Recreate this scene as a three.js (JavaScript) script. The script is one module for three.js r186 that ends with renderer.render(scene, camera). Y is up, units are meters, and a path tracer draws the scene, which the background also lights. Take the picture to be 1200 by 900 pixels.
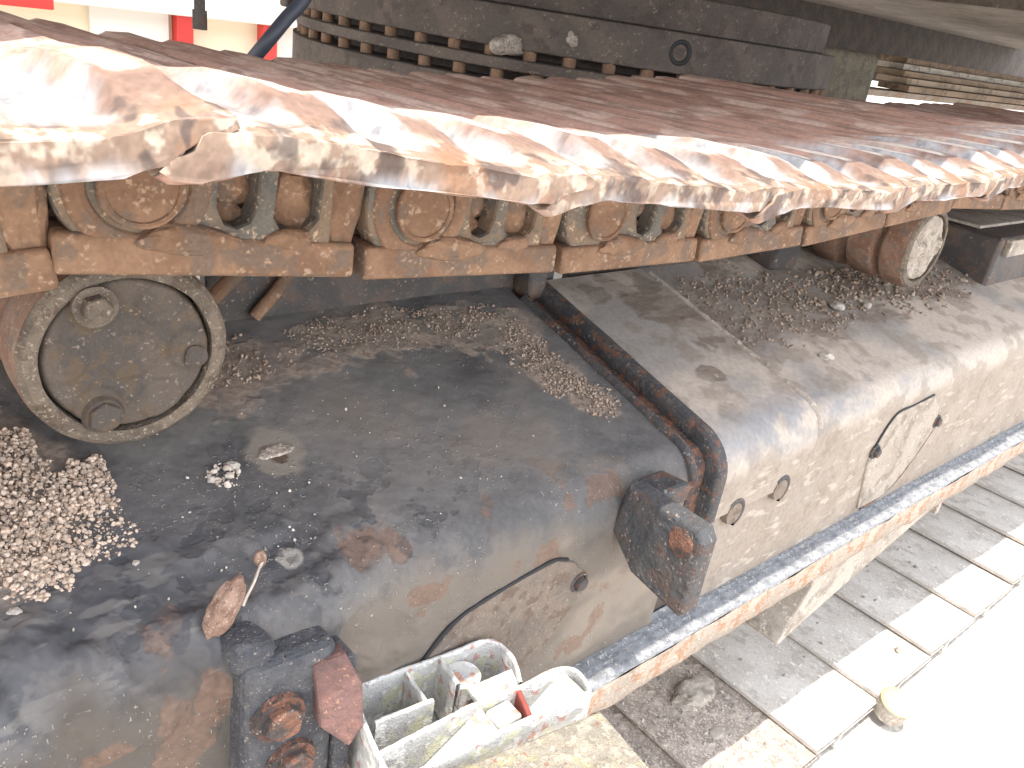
import * as THREE from 'three';
import { mergeGeometries } from 'three/addons/utils/BufferGeometryUtils.js';
import { RoundedBoxGeometry } from 'three/addons/geometries/RoundedBoxGeometry.js';

// ---------------------------------------------------------------- camera, sky, sun, exposure
const scene = new THREE.Scene();
const camera = new THREE.PerspectiveCamera(49.78, 4 / 3, 0.02, 200);
camera.position.set(0, 1, 0);
camera.up.set(0.1711, 0.8979, -0.4056);
camera.lookAt(0.63106, 1 - 0.41605, -0.65472);

const renderer = new THREE.WebGLRenderer({ antialias: true });
renderer.toneMapping = THREE.LinearToneMapping;
renderer.toneMappingExposure = 3.25;
renderer.shadowMap.enabled = true;

const SUN = new THREE.Vector3(-0.16, 1, 0.118).normalize();
{ // hazy bright daylight sky
  const w = 256, h = 128, d = new Float32Array(w * h * 4);
  for (let j = 0; j < h; j++) {
    const e = ((j + 0.5) / h - 0.5) * Math.PI, up = Math.max(0, Math.sin(e));
    for (let i = 0; i < w; i++) {
      const a = (i + 0.5) / w * Math.PI * 2 - Math.PI;
      const dir = new THREE.Vector3(Math.cos(e) * Math.cos(a), Math.sin(e), Math.cos(e) * Math.sin(a));
      const g = Math.exp(-Math.acos(Math.min(1, Math.max(-1, dir.dot(SUN)))) * 3.2) * 0.7;
      const t = Math.pow(up, 0.5), k = (j * w + i) * 4;
      d[k] = 1.62 * (1 - t) + 0.78 * t + g; d[k + 1] = 1.60 * (1 - t) + 0.84 * t + g; d[k + 2] = 1.58 * (1 - t) + 0.96 * t + g * 0.95; d[k + 3] = 1;
    }
  }
  const sky = new THREE.DataTexture(d, w, h, THREE.RGBAFormat, THREE.FloatType);
  sky.mapping = THREE.EquirectangularReflectionMapping; sky.magFilter = THREE.LinearFilter; sky.needsUpdate = true;
  scene.background = sky; scene.environment = sky;
}
const sun = new THREE.DirectionalLight(0xfff5e8, 2.5);
sun.position.copy(SUN).multiplyScalar(6).add(new THREE.Vector3(1, 0.5, -0.5));
sun.target.position.set(1, 0.5, -0.5);
sun.castShadow = true; sun.shadow.mapSize.set(4096, 4096); sun.shadow.camera.near = 0.5; sun.shadow.camera.far = 14;
Object.assign(sun.shadow.camera, { left: -4, right: 4, top: 4, bottom: -4 });
scene.add(sun, sun.target);

// ---------------------------------------------------------------- helpers
function rng(seed) { let a = seed >>> 0; return () => { a = (a + 0x6D2B79F5) | 0; let t = Math.imul(a ^ (a >>> 15), 1 | a); t = (t + Math.imul(t ^ (t >>> 7), 61 | t)) ^ t; return ((t ^ (t >>> 14)) >>> 0) / 4294967296; }; }
const PERM = new Float32Array(4096); { const r = rng(7); for (let i = 0; i < 4096; i++) PERM[i] = r(); }
const hsh = (x, y, z) => PERM[(Math.imul(x, 73856093) ^ Math.imul(y, 19349663) ^ Math.imul(z, 83492791)) & 4095];
function noise(x, y, z = 0) {
  const xi = Math.floor(x), yi = Math.floor(y), zi = Math.floor(z); let fx = x - xi, fy = y - yi, fz = z - zi;
  fx = fx * fx * (3 - 2 * fx); fy = fy * fy * (3 - 2 * fy); fz = fz * fz * (3 - 2 * fz);
  const l = (a, b, t) => a + (b - a) * t;
  const p = l(l(hsh(xi, yi, zi), hsh(xi + 1, yi, zi), fx), l(hsh(xi, yi + 1, zi), hsh(xi + 1, yi + 1, zi), fx), fy);
  if (fz === 0) return p;
  return l(p, l(l(hsh(xi, yi, zi + 1), hsh(xi + 1, yi, zi + 1), fx), l(hsh(xi, yi + 1, zi + 1), hsh(xi + 1, yi + 1, zi + 1), fx), fy), fz);
}
function fbm(x, y, z = 0, o = 4) { let s = 0, a = 0.5, n = 0; for (let i = 0; i < o; i++) { s += a * noise(x, y, z); n += a; a *= 0.5; x = x * 2.03 + 17.1; y = y * 2.03 + 5.7; z = z === 0 ? 0 : z * 2.03 + 3.3; } return s / n; }
const clamp = (x, a = 0, b = 1) => Math.min(b, Math.max(a, x));
const ss = (a, b, x) => { const t = clamp((x - a) / (b - a)); return t * t * (3 - 2 * t); };
const mix = (a, b, t) => a + (b - a) * t;
const mixc = (c, d, t) => { c[0] += (d[0] - c[0]) * t; c[1] += (d[1] - c[1]) * t; c[2] += (d[2] - c[2]) * t; };
const enc = (v) => { v = clamp(v); return 255 * (v < 0.0031308 ? v * 12.92 : 1.055 * Math.pow(v, 1 / 2.4) - 0.055); };

// painter(u, v, out): out = [r, g, b (linear), height, roughness]; u, v run 0..1
function makeMaps(w, h, painter, wrap = true) {
  const c = new Uint8Array(w * h * 4), b = new Uint8Array(w * h * 4), r = new Uint8Array(w * h * 4), o = [0, 0, 0, 0, 0];
  for (let j = 0; j < h; j++) for (let i = 0; i < w; i++) {
    o[3] = 0.5; o[4] = 0.8;
    painter((i + 0.5) / w, (j + 0.5) / h, o);
    const k = (j * w + i) * 4;
    c[k] = enc(o[0]); c[k + 1] = enc(o[1]); c[k + 2] = enc(o[2]); c[k + 3] = 255;
    b[k] = b[k + 1] = b[k + 2] = 255 * clamp(o[3]); b[k + 3] = 255;
    r[k] = r[k + 1] = r[k + 2] = 255 * clamp(o[4]); r[k + 3] = 255;
  }
  const t = (d, srgb) => { const x = new THREE.DataTexture(d, w, h); if (srgb) x.colorSpace = THREE.SRGBColorSpace; x.magFilter = THREE.LinearFilter; x.minFilter = THREE.LinearMipmapLinearFilter; x.generateMipmaps = true; if (wrap) x.wrapS = x.wrapT = THREE.RepeatWrapping; x.needsUpdate = true; return x; };
  return { map: t(c, true), bumpMap: t(b), roughnessMap: t(r) };
}
function mat(maps, bump = 0.002, extra = {}) { return new THREE.MeshStandardMaterial({ ...maps, bumpScale: bump, roughness: maps.roughnessMap ? 1 : 0.86, metalness: 0, side: THREE.DoubleSide, ...extra }); }
// a clone of a set of maps repeated every «size» metres, shifted
function tiled(maps, size, ox = 0, oy = 0) { const o = {}; for (const k in maps) { const t = maps[k].clone(); t.repeat.set(1 / size, 1 / size); t.offset.set(ox, oy); t.needsUpdate = true; o[k] = t; } return o; }

// tileable fbm on the unit square (period n cells)
function pn(u, v, n, z = 0, o = 4) {
  let s = 0, a = 0.5, t = 0;
  for (let i = 0; i < o; i++) {
    const x = u * n, y = v * n, xi = Math.floor(x), yi = Math.floor(y); let fx = x - xi, fy = y - yi; fx = fx * fx * (3 - 2 * fx); fy = fy * fy * (3 - 2 * fy);
    const x0 = xi % n, x1 = (xi + 1) % n, y0 = yi % n, y1 = (yi + 1) % n, zz = z * 31 + i * 7;
    const p = hsh(x0, y0, zz) * (1 - fx) * (1 - fy) + hsh(x1, y0, zz) * fx * (1 - fy) + hsh(x0, y1, zz) * (1 - fx) * fy + hsh(x1, y1, zz) * fx * fy;
    s += a * p; t += a; a *= 0.55; n *= 2;
  }
  return s / t;
}

// geometry is given in metres with x along the track, z towards the viewer and y measured from the eye height (1 m)
const counts = {};
const numbered = (n) => { const k = counts[n] = (counts[n] ?? -1) + 1; return k ? n + '_' + String(k).padStart(3, '0') : n; };
function thing(name, label, category, [x, y, z] = [0, 0, 0], group) {
  const o = new THREE.Group(); o.name = numbered(name); o.position.set(x, y + 1, z); o.userData = { label, category }; if (group) o.userData.group = group;
  o.base = [x, y, z]; scene.add(o); return o;
}
function part(name, g, m, parent, label) { // g in scene metres (eye-height y); parent a thing or a part of it
  const b = parent.base; g.translate(-b[0], -b[1], -b[2]);
  const o = new THREE.Mesh(g, m); o.name = name; o.castShadow = o.receiveShadow = true; o.base = b; if (label) o.userData.label = label; parent.add(o); return o;
}
function single(name, g, m, label, category, group) { // a thing of one mesh
  const o = new THREE.Mesh(g, m); o.name = numbered(name); o.position.y = 1; o.castShadow = o.receiveShadow = true; o.userData = { label, category }; if (group) o.userData.group = group; scene.add(o); return o;
}
const flat = (g) => g.index ? g.toNonIndexed() : g;
function merge(list) { const gs = list.map((g) => { g = flat(g); for (const k of Object.keys(g.attributes)) if (!['position', 'normal', 'uv'].includes(k)) g.deleteAttribute(k); return g; }); return gs.length > 1 ? mergeGeometries(gs) : gs[0]; }
// uv in metres by the dominant direction of each face
function boxUV(g0, ox = 0, oy = 0) {
  const g = flat(g0), p = g.attributes.position, uv = new Float32Array(p.count * 2), a = new THREE.Vector3(), b = new THREE.Vector3(), c = new THREE.Vector3();
  for (let i = 0; i < p.count; i += 3) {
    a.fromBufferAttribute(p, i); b.fromBufferAttribute(p, i + 1); c.fromBufferAttribute(p, i + 2);
    const n = b.clone().sub(a).cross(c.clone().sub(a)), ax = Math.abs(n.x), ay = Math.abs(n.y), az = Math.abs(n.z);
    for (let k = 0; k < 3; k++) { const q = [a, b, c][k]; const [s, t] = ax > ay && ax > az ? [q.z, q.y] : ay > az ? [q.x, q.z] : [q.x, q.y]; uv[(i + k) * 2] = s + ox; uv[(i + k) * 2 + 1] = t + oy; }
  }
  g.setAttribute('uv', new THREE.BufferAttribute(uv, 2)); return g;
}
const box = (w, h, d, x = 0, y = 0, z = 0, r = 0.002) => { const g = new RoundedBoxGeometry(w, h, d, 2, Math.min(r, w / 2.1, h / 2.1, d / 2.1)); g.translate(x, y, z); return boxUV(g); };
const cyl = (r0, r1, h, n = 24) => new THREE.CylinderGeometry(r0, r1, h, n);
function hexBolt(r, h, x, y, z, axis = 'z', turn = 0) {
  const s = new THREE.Shape(); for (let k = 0; k < 6; k++) { const a = k * Math.PI / 3 + turn; s[k ? 'lineTo' : 'moveTo'](r * Math.cos(a), r * Math.sin(a)); } s.closePath();
  const g = new THREE.ExtrudeGeometry(s, { depth: h * 0.7, bevelEnabled: true, bevelThickness: h * 0.3, bevelSize: r * 0.12, bevelOffset: -r * 0.12, bevelSegments: 2 });
  if (axis === 'x') g.rotateY(-Math.PI / 2); if (axis === 'y') g.rotateX(-Math.PI / 2); if (axis === '-y') g.rotateX(Math.PI / 2);
  g.translate(x, y, z); return boxUV(g);
}
// push the points of a shape about by noise
function rough(g, amp, freq, seed = 0) {
  const p = g.attributes.position;
  for (let i = 0; i < p.count; i++) { const x = p.getX(i), y = p.getY(i), z = p.getZ(i); p.setXYZ(i, x + amp * (fbm(x * freq + seed, y * freq, z * freq + 9.1, 3) - 0.5) * 2, y + amp * (fbm(x * freq + 31 + seed, y * freq, z * freq + 2.2, 3) - 0.5) * 2, z + amp * (fbm(x * freq + 57 + seed, y * freq, z * freq + 4.4, 3) - 0.5) * 2); }
  g.computeVertexNormals(); return g;
}
function lump(r, sx, sy, sz, seed, amp = 0.35, det = 3) {
  const g = new THREE.IcosahedronGeometry(1, det), p = g.attributes.position;
  for (let i = 0; i < p.count; i++) { const x = p.getX(i), y = p.getY(i), z = p.getZ(i), k = r * (1 + amp * 2 * (fbm(x * 1.3 + seed, y * 1.3 + seed * 0.7, z * 1.3 + 11, 4) - 0.5)); p.setXYZ(i, x * k * sx, y * k * sy, z * k * sz); }
  g.computeVertexNormals(); return boxUV(g);
}
// a surface from a grid of points: f(i, j) -> [x, y, z, u, v]
function grid(ni, nj, f, close = false) {
  const pos = [], uv = [], idx = [];
  for (let j = 0; j <= nj; j++) for (let i = 0; i <= ni; i++) { const q = f(i / ni, j / nj); pos.push(q[0], q[1], q[2]); uv.push(q[3], q[4]); }
  for (let j = 0; j < nj; j++) for (let i = 0; i < ni; i++) { const a = j * (ni + 1) + i, b = a + 1, c = a + ni + 1, d = c + 1; idx.push(a, d, b, a, c, d); }
  const g = new THREE.BufferGeometry(); g.setAttribute('position', new THREE.Float32BufferAttribute(pos, 3)); g.setAttribute('uv', new THREE.Float32BufferAttribute(uv, 2)); g.setIndex(idx); g.computeVertexNormals(); return g;
}
function tube(points, r, n = 40, m = 8) { return boxUV(new THREE.TubeGeometry(new THREE.CatmullRomCurve3(points.map((p) => new THREE.Vector3(...p))), n, r, m)); }
function extrudeXY(pts, depth, bevel = 0.003, holes = [], seg = 2) { // outline in x, y; depth along +z
  const s = new THREE.Shape(pts.map((p) => new THREE.Vector2(...p))); for (const h of holes) s.holes.push(new THREE.Path(h.map((p) => new THREE.Vector2(...p))));
  const g = new THREE.ExtrudeGeometry(s, { depth: depth - 2 * bevel, bevelEnabled: bevel > 0, bevelThickness: bevel, bevelSize: bevel, bevelOffset: -bevel, bevelSegments: seg, curveSegments: 12 }); g.translate(0, 0, bevel); return g;
}

// ---------------------------------------------------------------- materials
const C = { black: [0.046, 0.047, 0.051], greyDust: [0.165, 0.155, 0.148], tan: [0.30, 0.25, 0.205], mud: [0.155, 0.125, 0.10], darkMud: [0.075, 0.058, 0.046], rust: [0.17, 0.062, 0.03], rustDark: [0.075, 0.032, 0.022], rustPale: [0.40, 0.22, 0.12], stone: [0.42, 0.38, 0.33], blue: [0.14, 0.17, 0.22] };
// rusty, dusty steel; repeats every unit square
let sharedBump = null;
function rustMaps(a, b, c, pale, amount, seed, size = 1024) {
  const t = makeMaps(size, size, (u, v, o) => {
    const n = pn(u, v, 6, seed, 6), m = pn(u, v, 14, seed + 1, 5), f = pn(u, v, 120, seed + 2, 3), q = pn(u, v, 40, seed + 3, 4);
    const col = [...a]; mixc(col, b, ss(0.38, 0.62, n)); mixc(col, c, ss(0.52, 0.68, m) * 0.8); mixc(col, pale, ss(0.66 - amount * 0.3, 0.78 - amount * 0.25, q * 0.6 + f * 0.4));
    const k = 0.8 + 0.4 * f; o[0] = col[0] * k; o[1] = col[1] * k; o[2] = col[2] * k;
    o[3] = 0.5 * m + 0.3 * q + 0.06 * f;
  });
  delete t.roughnessMap; if (size >= 1024) sharedBump ??= t.bumpMap; else t.bumpMap = sharedBump; return t;
}
const mLinkRust = rustMaps([0.155, 0.088, 0.052], [0.215, 0.128, 0.078], [0.125, 0.09, 0.068], [0.28, 0.195, 0.135], 0.24, 1);
const mLinkGrey = rustMaps([0.115, 0.105, 0.09], [0.165, 0.118, 0.08], [0.075, 0.075, 0.072], [0.33, 0.25, 0.17], 0.22, 5);
const mDark = rustMaps([0.045, 0.042, 0.042], [0.075, 0.062, 0.055], [0.09, 0.055, 0.04], [0.2, 0.16, 0.12], 0.1, 9);
const mDust = rustMaps([0.30, 0.26, 0.22], [0.36, 0.32, 0.275], [0.2, 0.17, 0.14], [0.46, 0.42, 0.36], 0.25, 13);
const mGravelly = rustMaps([0.24, 0.205, 0.175], [0.32, 0.275, 0.235], [0.16, 0.13, 0.11], [0.46, 0.41, 0.36], 0.5, 17, 512);
const mRail = rustMaps([0.20, 0.207, 0.22], [0.16, 0.168, 0.18], [0.11, 0.115, 0.125], [0.44, 0.42, 0.40], 0.25, 21, 512);
const mOrange = rustMaps([0.27, 0.225, 0.185], [0.32, 0.265, 0.215], [0.27, 0.145, 0.08], [0.42, 0.37, 0.31], 0.3, 25, 512);
const M = {};
M.link = [0, 1, 2].map((i) => mat(tiled(mLinkRust, 0.26, i * 0.37, i * 0.21), 0.0035));
M.linkGrey = [0, 1].map((i) => mat(tiled(mLinkGrey, 0.2, i * 0.43, i * 0.29), 0.003));
M.dark = mat(tiled(mDark, 0.25), 0.002);
M.darkGloss = mat(tiled(mDark, 0.18, 0.3, 0.3), 0.0012, { roughness: 0.6 });
M.dust = mat(tiled(mDust, 0.3), 0.002);
M.soil = mat(tiled(mGravelly, 0.08), 0.003);
M.rail = mat(tiled(mRail, 0.12), 0.0015, { roughness: 0.8 });
M.orange = mat(tiled(mOrange, 0.14), 0.003);
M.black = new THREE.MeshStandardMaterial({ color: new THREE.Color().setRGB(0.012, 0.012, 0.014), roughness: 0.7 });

// ---------------------------------------------------------------- the track frame: profile of the box beam
const SL = -0.0671 / 0.275; // fall of the top per metre towards the viewer
const topY = (z) => -0.2935 + (z + 0.64) * SL;
const SIDE = -0.365, FOOT = -0.556;
// points along the outside: from the inner edge over the top, round the bend, down the side; off = how far proud
function profile(R, off) {
  const th = Math.atan(-SL), cz = SIDE - R, cyTop = topY(cz + R * Math.sin(th)), cy = cyTop - R * Math.cos(th);
  const pts = []; // [z, y]
  const z0 = -0.66, z1 = cz + R * Math.sin(th);
  pts.push([z0, topY(z0)], [z1, topY(z1)]);
  const top = Math.hypot(z1 - z0, topY(z1) - topY(z0)), arc = R * (Math.PI / 2 - th), side = cy - FOOT, S = top + arc + side;
  const at = (s) => { // point and outward direction
    if (s < top) { const t = s / top; return [z0 + (z1 - z0) * t, topY(z0) + (topY(z1) - topY(z0)) * t, Math.sin(th), Math.cos(th)]; }
    if (s < top + arc) { const a = Math.PI / 2 - th - (s - top) / R; return [cz + R * Math.cos(a), cy + R * Math.sin(a), Math.cos(a), Math.sin(a)]; }
    return [SIDE, cy - (s - top - arc), 1, 0];
  };
  return { top, arc, side, S, at: (s, o = 0) => { const q = at(s); return [q[0] + q[2] * (off + o), q[1] + q[3] * (off + o)]; }, sOfZ: (z) => (z - z0) / Math.cos(th) };
}
// a sheet bent to the profile from x0 to x1, uv 0..1 over it; bump(x, s) in metres
function bent(pr, x0, x1, nx, ns, bump, s0 = 0, s1 = pr.S) {
  return grid(nx, ns, (a, b) => { const x = x0 + (x1 - x0) * a, s = s0 + (s1 - s0) * b, q = pr.at(s, bump ? bump(x, s) : 0); return [x, q[1], q[0], a, b]; });
}
const PB = profile(0.04, 0), PT = profile(0.03, 0);
const BX0 = -0.25, BX1 = 0.6, TX0 = 0.645, TX1 = 2.7;
const blob = (x, s, cx, cs, rx, rs, rag = 0.5, f = 40) => { const d = Math.hypot((x - cx) / rx, (s - cs) / rs) + (fbm(x * f + cx * 91, s * f + 3, 0, 4) - 0.5) * 2 * rag; return 1 - ss(0.75, 1.05, d); };

const zs = (z) => PB.sOfZ(z), sb = PB.top; // arc length where the bend begins
const blackMaps = makeMaps(2048, 1536, (u, v, o) => {
  const x = BX0 + (BX1 - BX0) * u, s = PB.S * v;
  const big = fbm(x * 9, s * 9, 0, 5), med = fbm(x * 38 + 9, s * 38, 0, 5), fine = fbm(x * 330, s * 330 + 4, 0, 3), dot = noise(x * 620, s * 620);
  const col = [...C.black]; let h = 0.4 + 0.25 * (med - 0.5) + 0.06 * (fine - 0.5), r = 0.42 + 0.25 * med;
  const film = ss(0.24, 0.66, big * 0.55 + med * 0.3 + fine * 0.15) * 0.85; mixc(col, C.greyDust, film * ss(0.5, 0.2, x) * 0.3 + film * 0.7); mixc(col, [0.17, 0.145, 0.12], ss(0.5, 0.68, fbm(x * 12 + 77, s * 14, 0, 4)) * 0.5 * ss(0.22, 0.36, x)); mixc(col, [0.05, 0.056, 0.072], 0.4 * ss(0.3, 0.12, x) * ss(-0.14, -0.04, s - sb)); r += film * 0.3;
  // on the side the dust lies thick, with a ragged upper edge
  const below = s - sb - PB.arc, rag = (fbm(x * 26, s * 11, 0, 5) - 0.5);
  let sideDust = ss(-0.03, 0.015, below + rag * 0.075 + 0.012 - 0.025 * ss(0.40, 0.56, x));
  mixc(col, mix(0, 1, ss(0.16, 0.3, x)) > 0.5 ? [0.14, 0.117, 0.096] : [0.085, 0.071, 0.058], sideDust * (0.72 + 0.28 * med)); r = mix(r, 0.95, sideDust);
  if (sideDust > 0.1) { const lighter = ss(0.5, 0.72, fbm(x * 14 + 3, s * 22, 0, 4)) * ss(0.25, 0.5, x); mixc(col, [0.205, 0.172, 0.14], lighter * sideDust * 0.8); h += sideDust * (0.1 + 0.15 * (fbm(x * 120, s * 120, 0, 3) - 0.5)); }
  // brown soil near the inner edge and towards the joint
  let soil = 0;
  soil = Math.max(soil, blob(x, s, 0.40, zs(-0.61), 0.12, 0.045, 0.9, 34), blob(x, s, 0.52, zs(-0.595), 0.075, 0.035, 0.8, 34), blob(x, s, 0.548, zs(-0.525), 0.03, 0.06, 0.6), blob(x, s, 0.563, zs(-0.47), 0.028, 0.035, 0.6), blob(x, s, 0.25, zs(-0.6), 0.07, 0.05, 0.9), blob(x, s, 0.05, zs(-0.52), 0.075, 0.10, 0.35), blob(x, s, -0.06, zs(-0.5), 0.12, 0.14, 0.35));
  soil *= 0.55 + 0.6 * ss(0.35, 0.6, fbm(x * 90, s * 90, 0, 4)); soil = clamp(soil);
  const sc = 0.7 + 0.6 * fine; mixc(col, [0.225 * sc, 0.182 * sc, 0.15 * sc], soil); h += soil * (0.18 + 0.3 * (fbm(x * 160, s * 160, 0, 3) - 0.4)); r = mix(r, 0.98, soil);
  // pale dried halo and brown heart
  const halo = blob(x, s, 0.247, zs(-0.497), 0.024, 0.028, 0.35, 60); mixc(col, [0.21, 0.185, 0.155], halo * 0.75); const heart = blob(x, s, 0.247, zs(-0.498), 0.012, 0.012, 0.5, 90); mixc(col, [0.085, 0.055, 0.038], heart); h -= heart * 0.25;
  // rust where the paint has gone
  let rust = Math.max(blob(x, s, 0.262, sb + 0.0, 0.02, 0.016, 0.7, 60), blob(x, s, 0.285, sb + 0.008, 0.012, 0.022, 0.7, 60), blob(x, s, 0.146, sb + PB.arc + 0.012, 0.011, 0.02, 0.8, 60), blob(x, s, 0.085, sb + PB.arc + 0.02, 0.016, 0.01, 0.7, 60), blob(x, s, 0.06, sb + PB.arc + 0.028, 0.02, 0.008, 0.6, 60), blob(x, s, 0.30, sb + 0.05, 0.02, 0.01, 0.8, 70), ss(0.66, 0.72, fbm(x * 24 + 40, s * 24, 0, 5)) * ss(-0.06, 0.02, s - sb) * 0.9);
  const rc = 0.7 + 0.7 * fine; mixc(col, [0.135 * rc, 0.082 * rc, 0.058 * rc], rust * 0.7); h -= rust * 0.18; r = mix(r, 0.95, rust);
  // light splashes and specks of grit
  const splash = blob(x, s, 0.215, zs(-0.404), 0.009, 0.010, 0.5, 80); mixc(col, [0.3, 0.28, 0.255], splash * 0.8);
  const scrape = ss(0.62, 0.7, fbm(x * 30, s * 110 + 20, 0, 4)) * ss(-0.1, -0.02, s - sb) * ss(0.33, 0.1, x) * (1 - sideDust); mixc(col, [0.17, 0.16, 0.15], scrape * 0.5);
  const pit = ss(0.58, 0.7, fbm(x * 75 + 11, s * 75, 0, 4)) * ss(-0.12, -0.03, s - sb) * (1 - sideDust) * ss(0.5, 0.25, x); mixc(col, [0.03, 0.032, 0.039], pit * 0.5); h -= pit * 0.2; const bare = ss(0.6, 0.68, fbm(x * 48 + 31, s * 52, 0, 5)) * ss(-0.1, -0.02, s - sb) * ss(0.4, 0.2, x) * (1 - sideDust); mixc(col, [0.16, 0.145, 0.135], bare * 0.3); h -= bare * 0.1;
  const spk = ss(0.86, 0.93, dot) * ss(0.35, 0.6, fbm(x * 22 + 70, s * 22, 0, 3)); mixc(col, [0.37, 0.34, 0.30], spk * 0.8); h += spk * 0.3;
  o[0] = col[0]; o[1] = col[1]; o[2] = col[2]; o[3] = h; o[4] = r + 0.2;
}, false);
M.blackFrame = mat(blackMaps, 0.0035);

const zt = (z) => PT.sOfZ(z), tb = PT.top;
const tanMaps = makeMaps(2048, 768, (u, v, o) => {
  const x = TX0 + (TX1 - TX0) * u, s = PT.S * v;
  const big = fbm(x * 7 + 2, s * 9, 0, 5), med = fbm(x * 30 + 9, s * 34, 0, 5), fine = fbm(x * 260, s * 260, 0, 3);
  const col = [0.36, 0.315, 0.27]; let h = 0.4 + 0.2 * (med - 0.5) + 0.06 * (fine - 0.5), r = 0.92;
  mixc(col, [0.24, 0.225, 0.21], ss(0.45, 0.65, big)); mixc(col, [0.20, 0.165, 0.135], ss(0.5, 0.66, med) * 0.6);
  // dark soil on the top towards the rollers, in streaks
  const onTop = 1 - ss(tb - 0.04, tb + 0.01, s), st = fbm(x * 20 + 60, s * 60, 0, 5);
  let soil = Math.max(blob(x, s, 0.93, zt(-0.55), 0.14, 0.10, 0.8, 20), blob(x, s, 1.12, zt(-0.55), 0.20, 0.085, 0.7, 20), blob(x, s, 1.45, zt(-0.55), 0.25, 0.07, 0.7, 18), blob(x, s, 0.78, zt(-0.58), 0.06, 0.07, 0.8, 30), blob(x, s, 0.73, zt(-0.45), 0.02, 0.015, 0.8, 40), blob(x, s, 0.7, zt(-0.61), 0.03, 0.02, 0.8, 40)) * onTop;
  soil = clamp(soil * (0.55 + 0.9 * ss(0.4, 0.6, st))); mixc(col, [0.155, 0.125, 0.102], soil * 0.9); h += soil * 0.35 * (fbm(x * 80, s * 110, 0, 3) - 0.3);
  // bared blue-grey paint along the bend
  const bend = Math.exp(-Math.pow((s - tb - 0.012) / 0.03, 2)); const bare = bend * Math.max(ss(0.48, 0.66, fbm(x * 17 + 5, s * 40, 0, 5)) * ss(1.3, 0.8, x), ss(0.2, 0.0, Math.abs(x - 0.76)) * ss(0.36, 0.5, fbm(x * 40, s * 40, 0, 4))); mixc(col, [0.17, 0.175, 0.19], bare * 0.8); r = mix(r, 0.7, bare); h -= bare * 0.06;
  // side: warm dust, scratches, dark dings
  const side = ss(tb + PT.arc - 0.005, tb + PT.arc + 0.02, s); mixc(col, [0.235, 0.195, 0.158], side * 0.85 * (0.6 + 0.8 * med));
  const ding = side * ss(0.63, 0.72, fbm(x * 60, s * 60, 0, 4)); mixc(col, [0.2, 0.155, 0.125], ding * 0.6); h -= ding * 0.1;
  const scr = side * ss(0.66, 0.74, fbm(x * 26 + s * 60, s * 90 - x * 20, 0, 4)); mixc(col, [0.38, 0.33, 0.28], scr * 0.6);
  const k = 0.82 + 0.36 * fine; o[0] = col[0] * k; o[1] = col[1] * k; o[2] = col[2] * k; o[3] = h; o[4] = r;
}, false);
M.tanFrame = mat(tanMaps, 0.004);

const frame = thing('track_frame', 'dark painted and dusty steel box beam between upper and lower track', 'track frame', [0.6, -0.556, -0.5]);
part('black_beam_section', bent(PB, BX0, BX1, 420, 240, (x, s) => 0.0035 * (fbm(x * 16, s * 16, 0, 4) - 0.5) + 0.007 * ss(0.42, 0.72, fbm(x * 34 + 4, s * 30, 0, 5)) * ss(-0.07, -0.01, s - sb) * ss(0.07, 0.03, s - sb - PB.arc) * ss(0.36, 0.22, x) + 0.0016 * (fbm(x * 90, s * 90 + 7, 0, 3) - 0.5)), M.blackFrame, frame, 'black painted beam section with chipped paint, soil and gravel');
part('dusty_beam_section', bent(PT, TX0, TX1, 260, 90, (x, s) => 0.003 * (fbm(x * 14, s * 14, 0, 4) - 0.5)), M.tanFrame, frame, 'dusty tan beam section beyond the joint');
part('inner_beam', boxUV(extrudeXY([[0.658, topY(-0.658) - 0.014], [0.44, topY(-0.44) - 0.018], [0.385, -0.43], [0.376, -0.45], [0.374, -0.598], [0.658, -0.598]], 3.1, 0).rotateY(Math.PI / 2).translate(-0.4, 0, 0)), M.dark, frame);
// doubler plate with blunt edge
const dbl = bent(profile(0.034, 0.007), 0.650, 0.826, 60, 90, (x, s) => 0.0018 * (fbm(x * 30, s * 30, 0, 4) - 0.5) - 0.0055 * ss(0.819, 0.826, x), 0.01, PT.S - 0.12);
{ const uv = dbl.attributes.uv, p = dbl.attributes.position; for (let i = 0; i < uv.count; i++) uv.setXY(i, (p.getX(i) - TX0) / (TX1 - TX0), (0.01 + (PT.S - 0.13) * uv.getY(i)) / PT.S); }
part('doubler_plate', dbl, M.tanFrame, frame, 'raised dusty plate beside the joint with bare paint at its corner');
part('edge_light_strip', (() => { const pr = profile(0.034, 0.003), g = grid(6, 160, (a, b) => { const s = 0.02 + (PT.S - 0.2) * b, q = pr.at(s, 0.0045 * Math.sin(Math.PI * a) * (0.8 + 0.5 * fbm(s * 150, a * 3, 0, 2))); return [0.822 + 0.012 * a + 0.002 * (fbm(s * 60, 2, 0, 3) - 0.5), q[1], q[0], 0, 0]; }); return boxUV(g); })(), M.dust, frame);  // pale strip added for the light caught along the doubler edge
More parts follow.
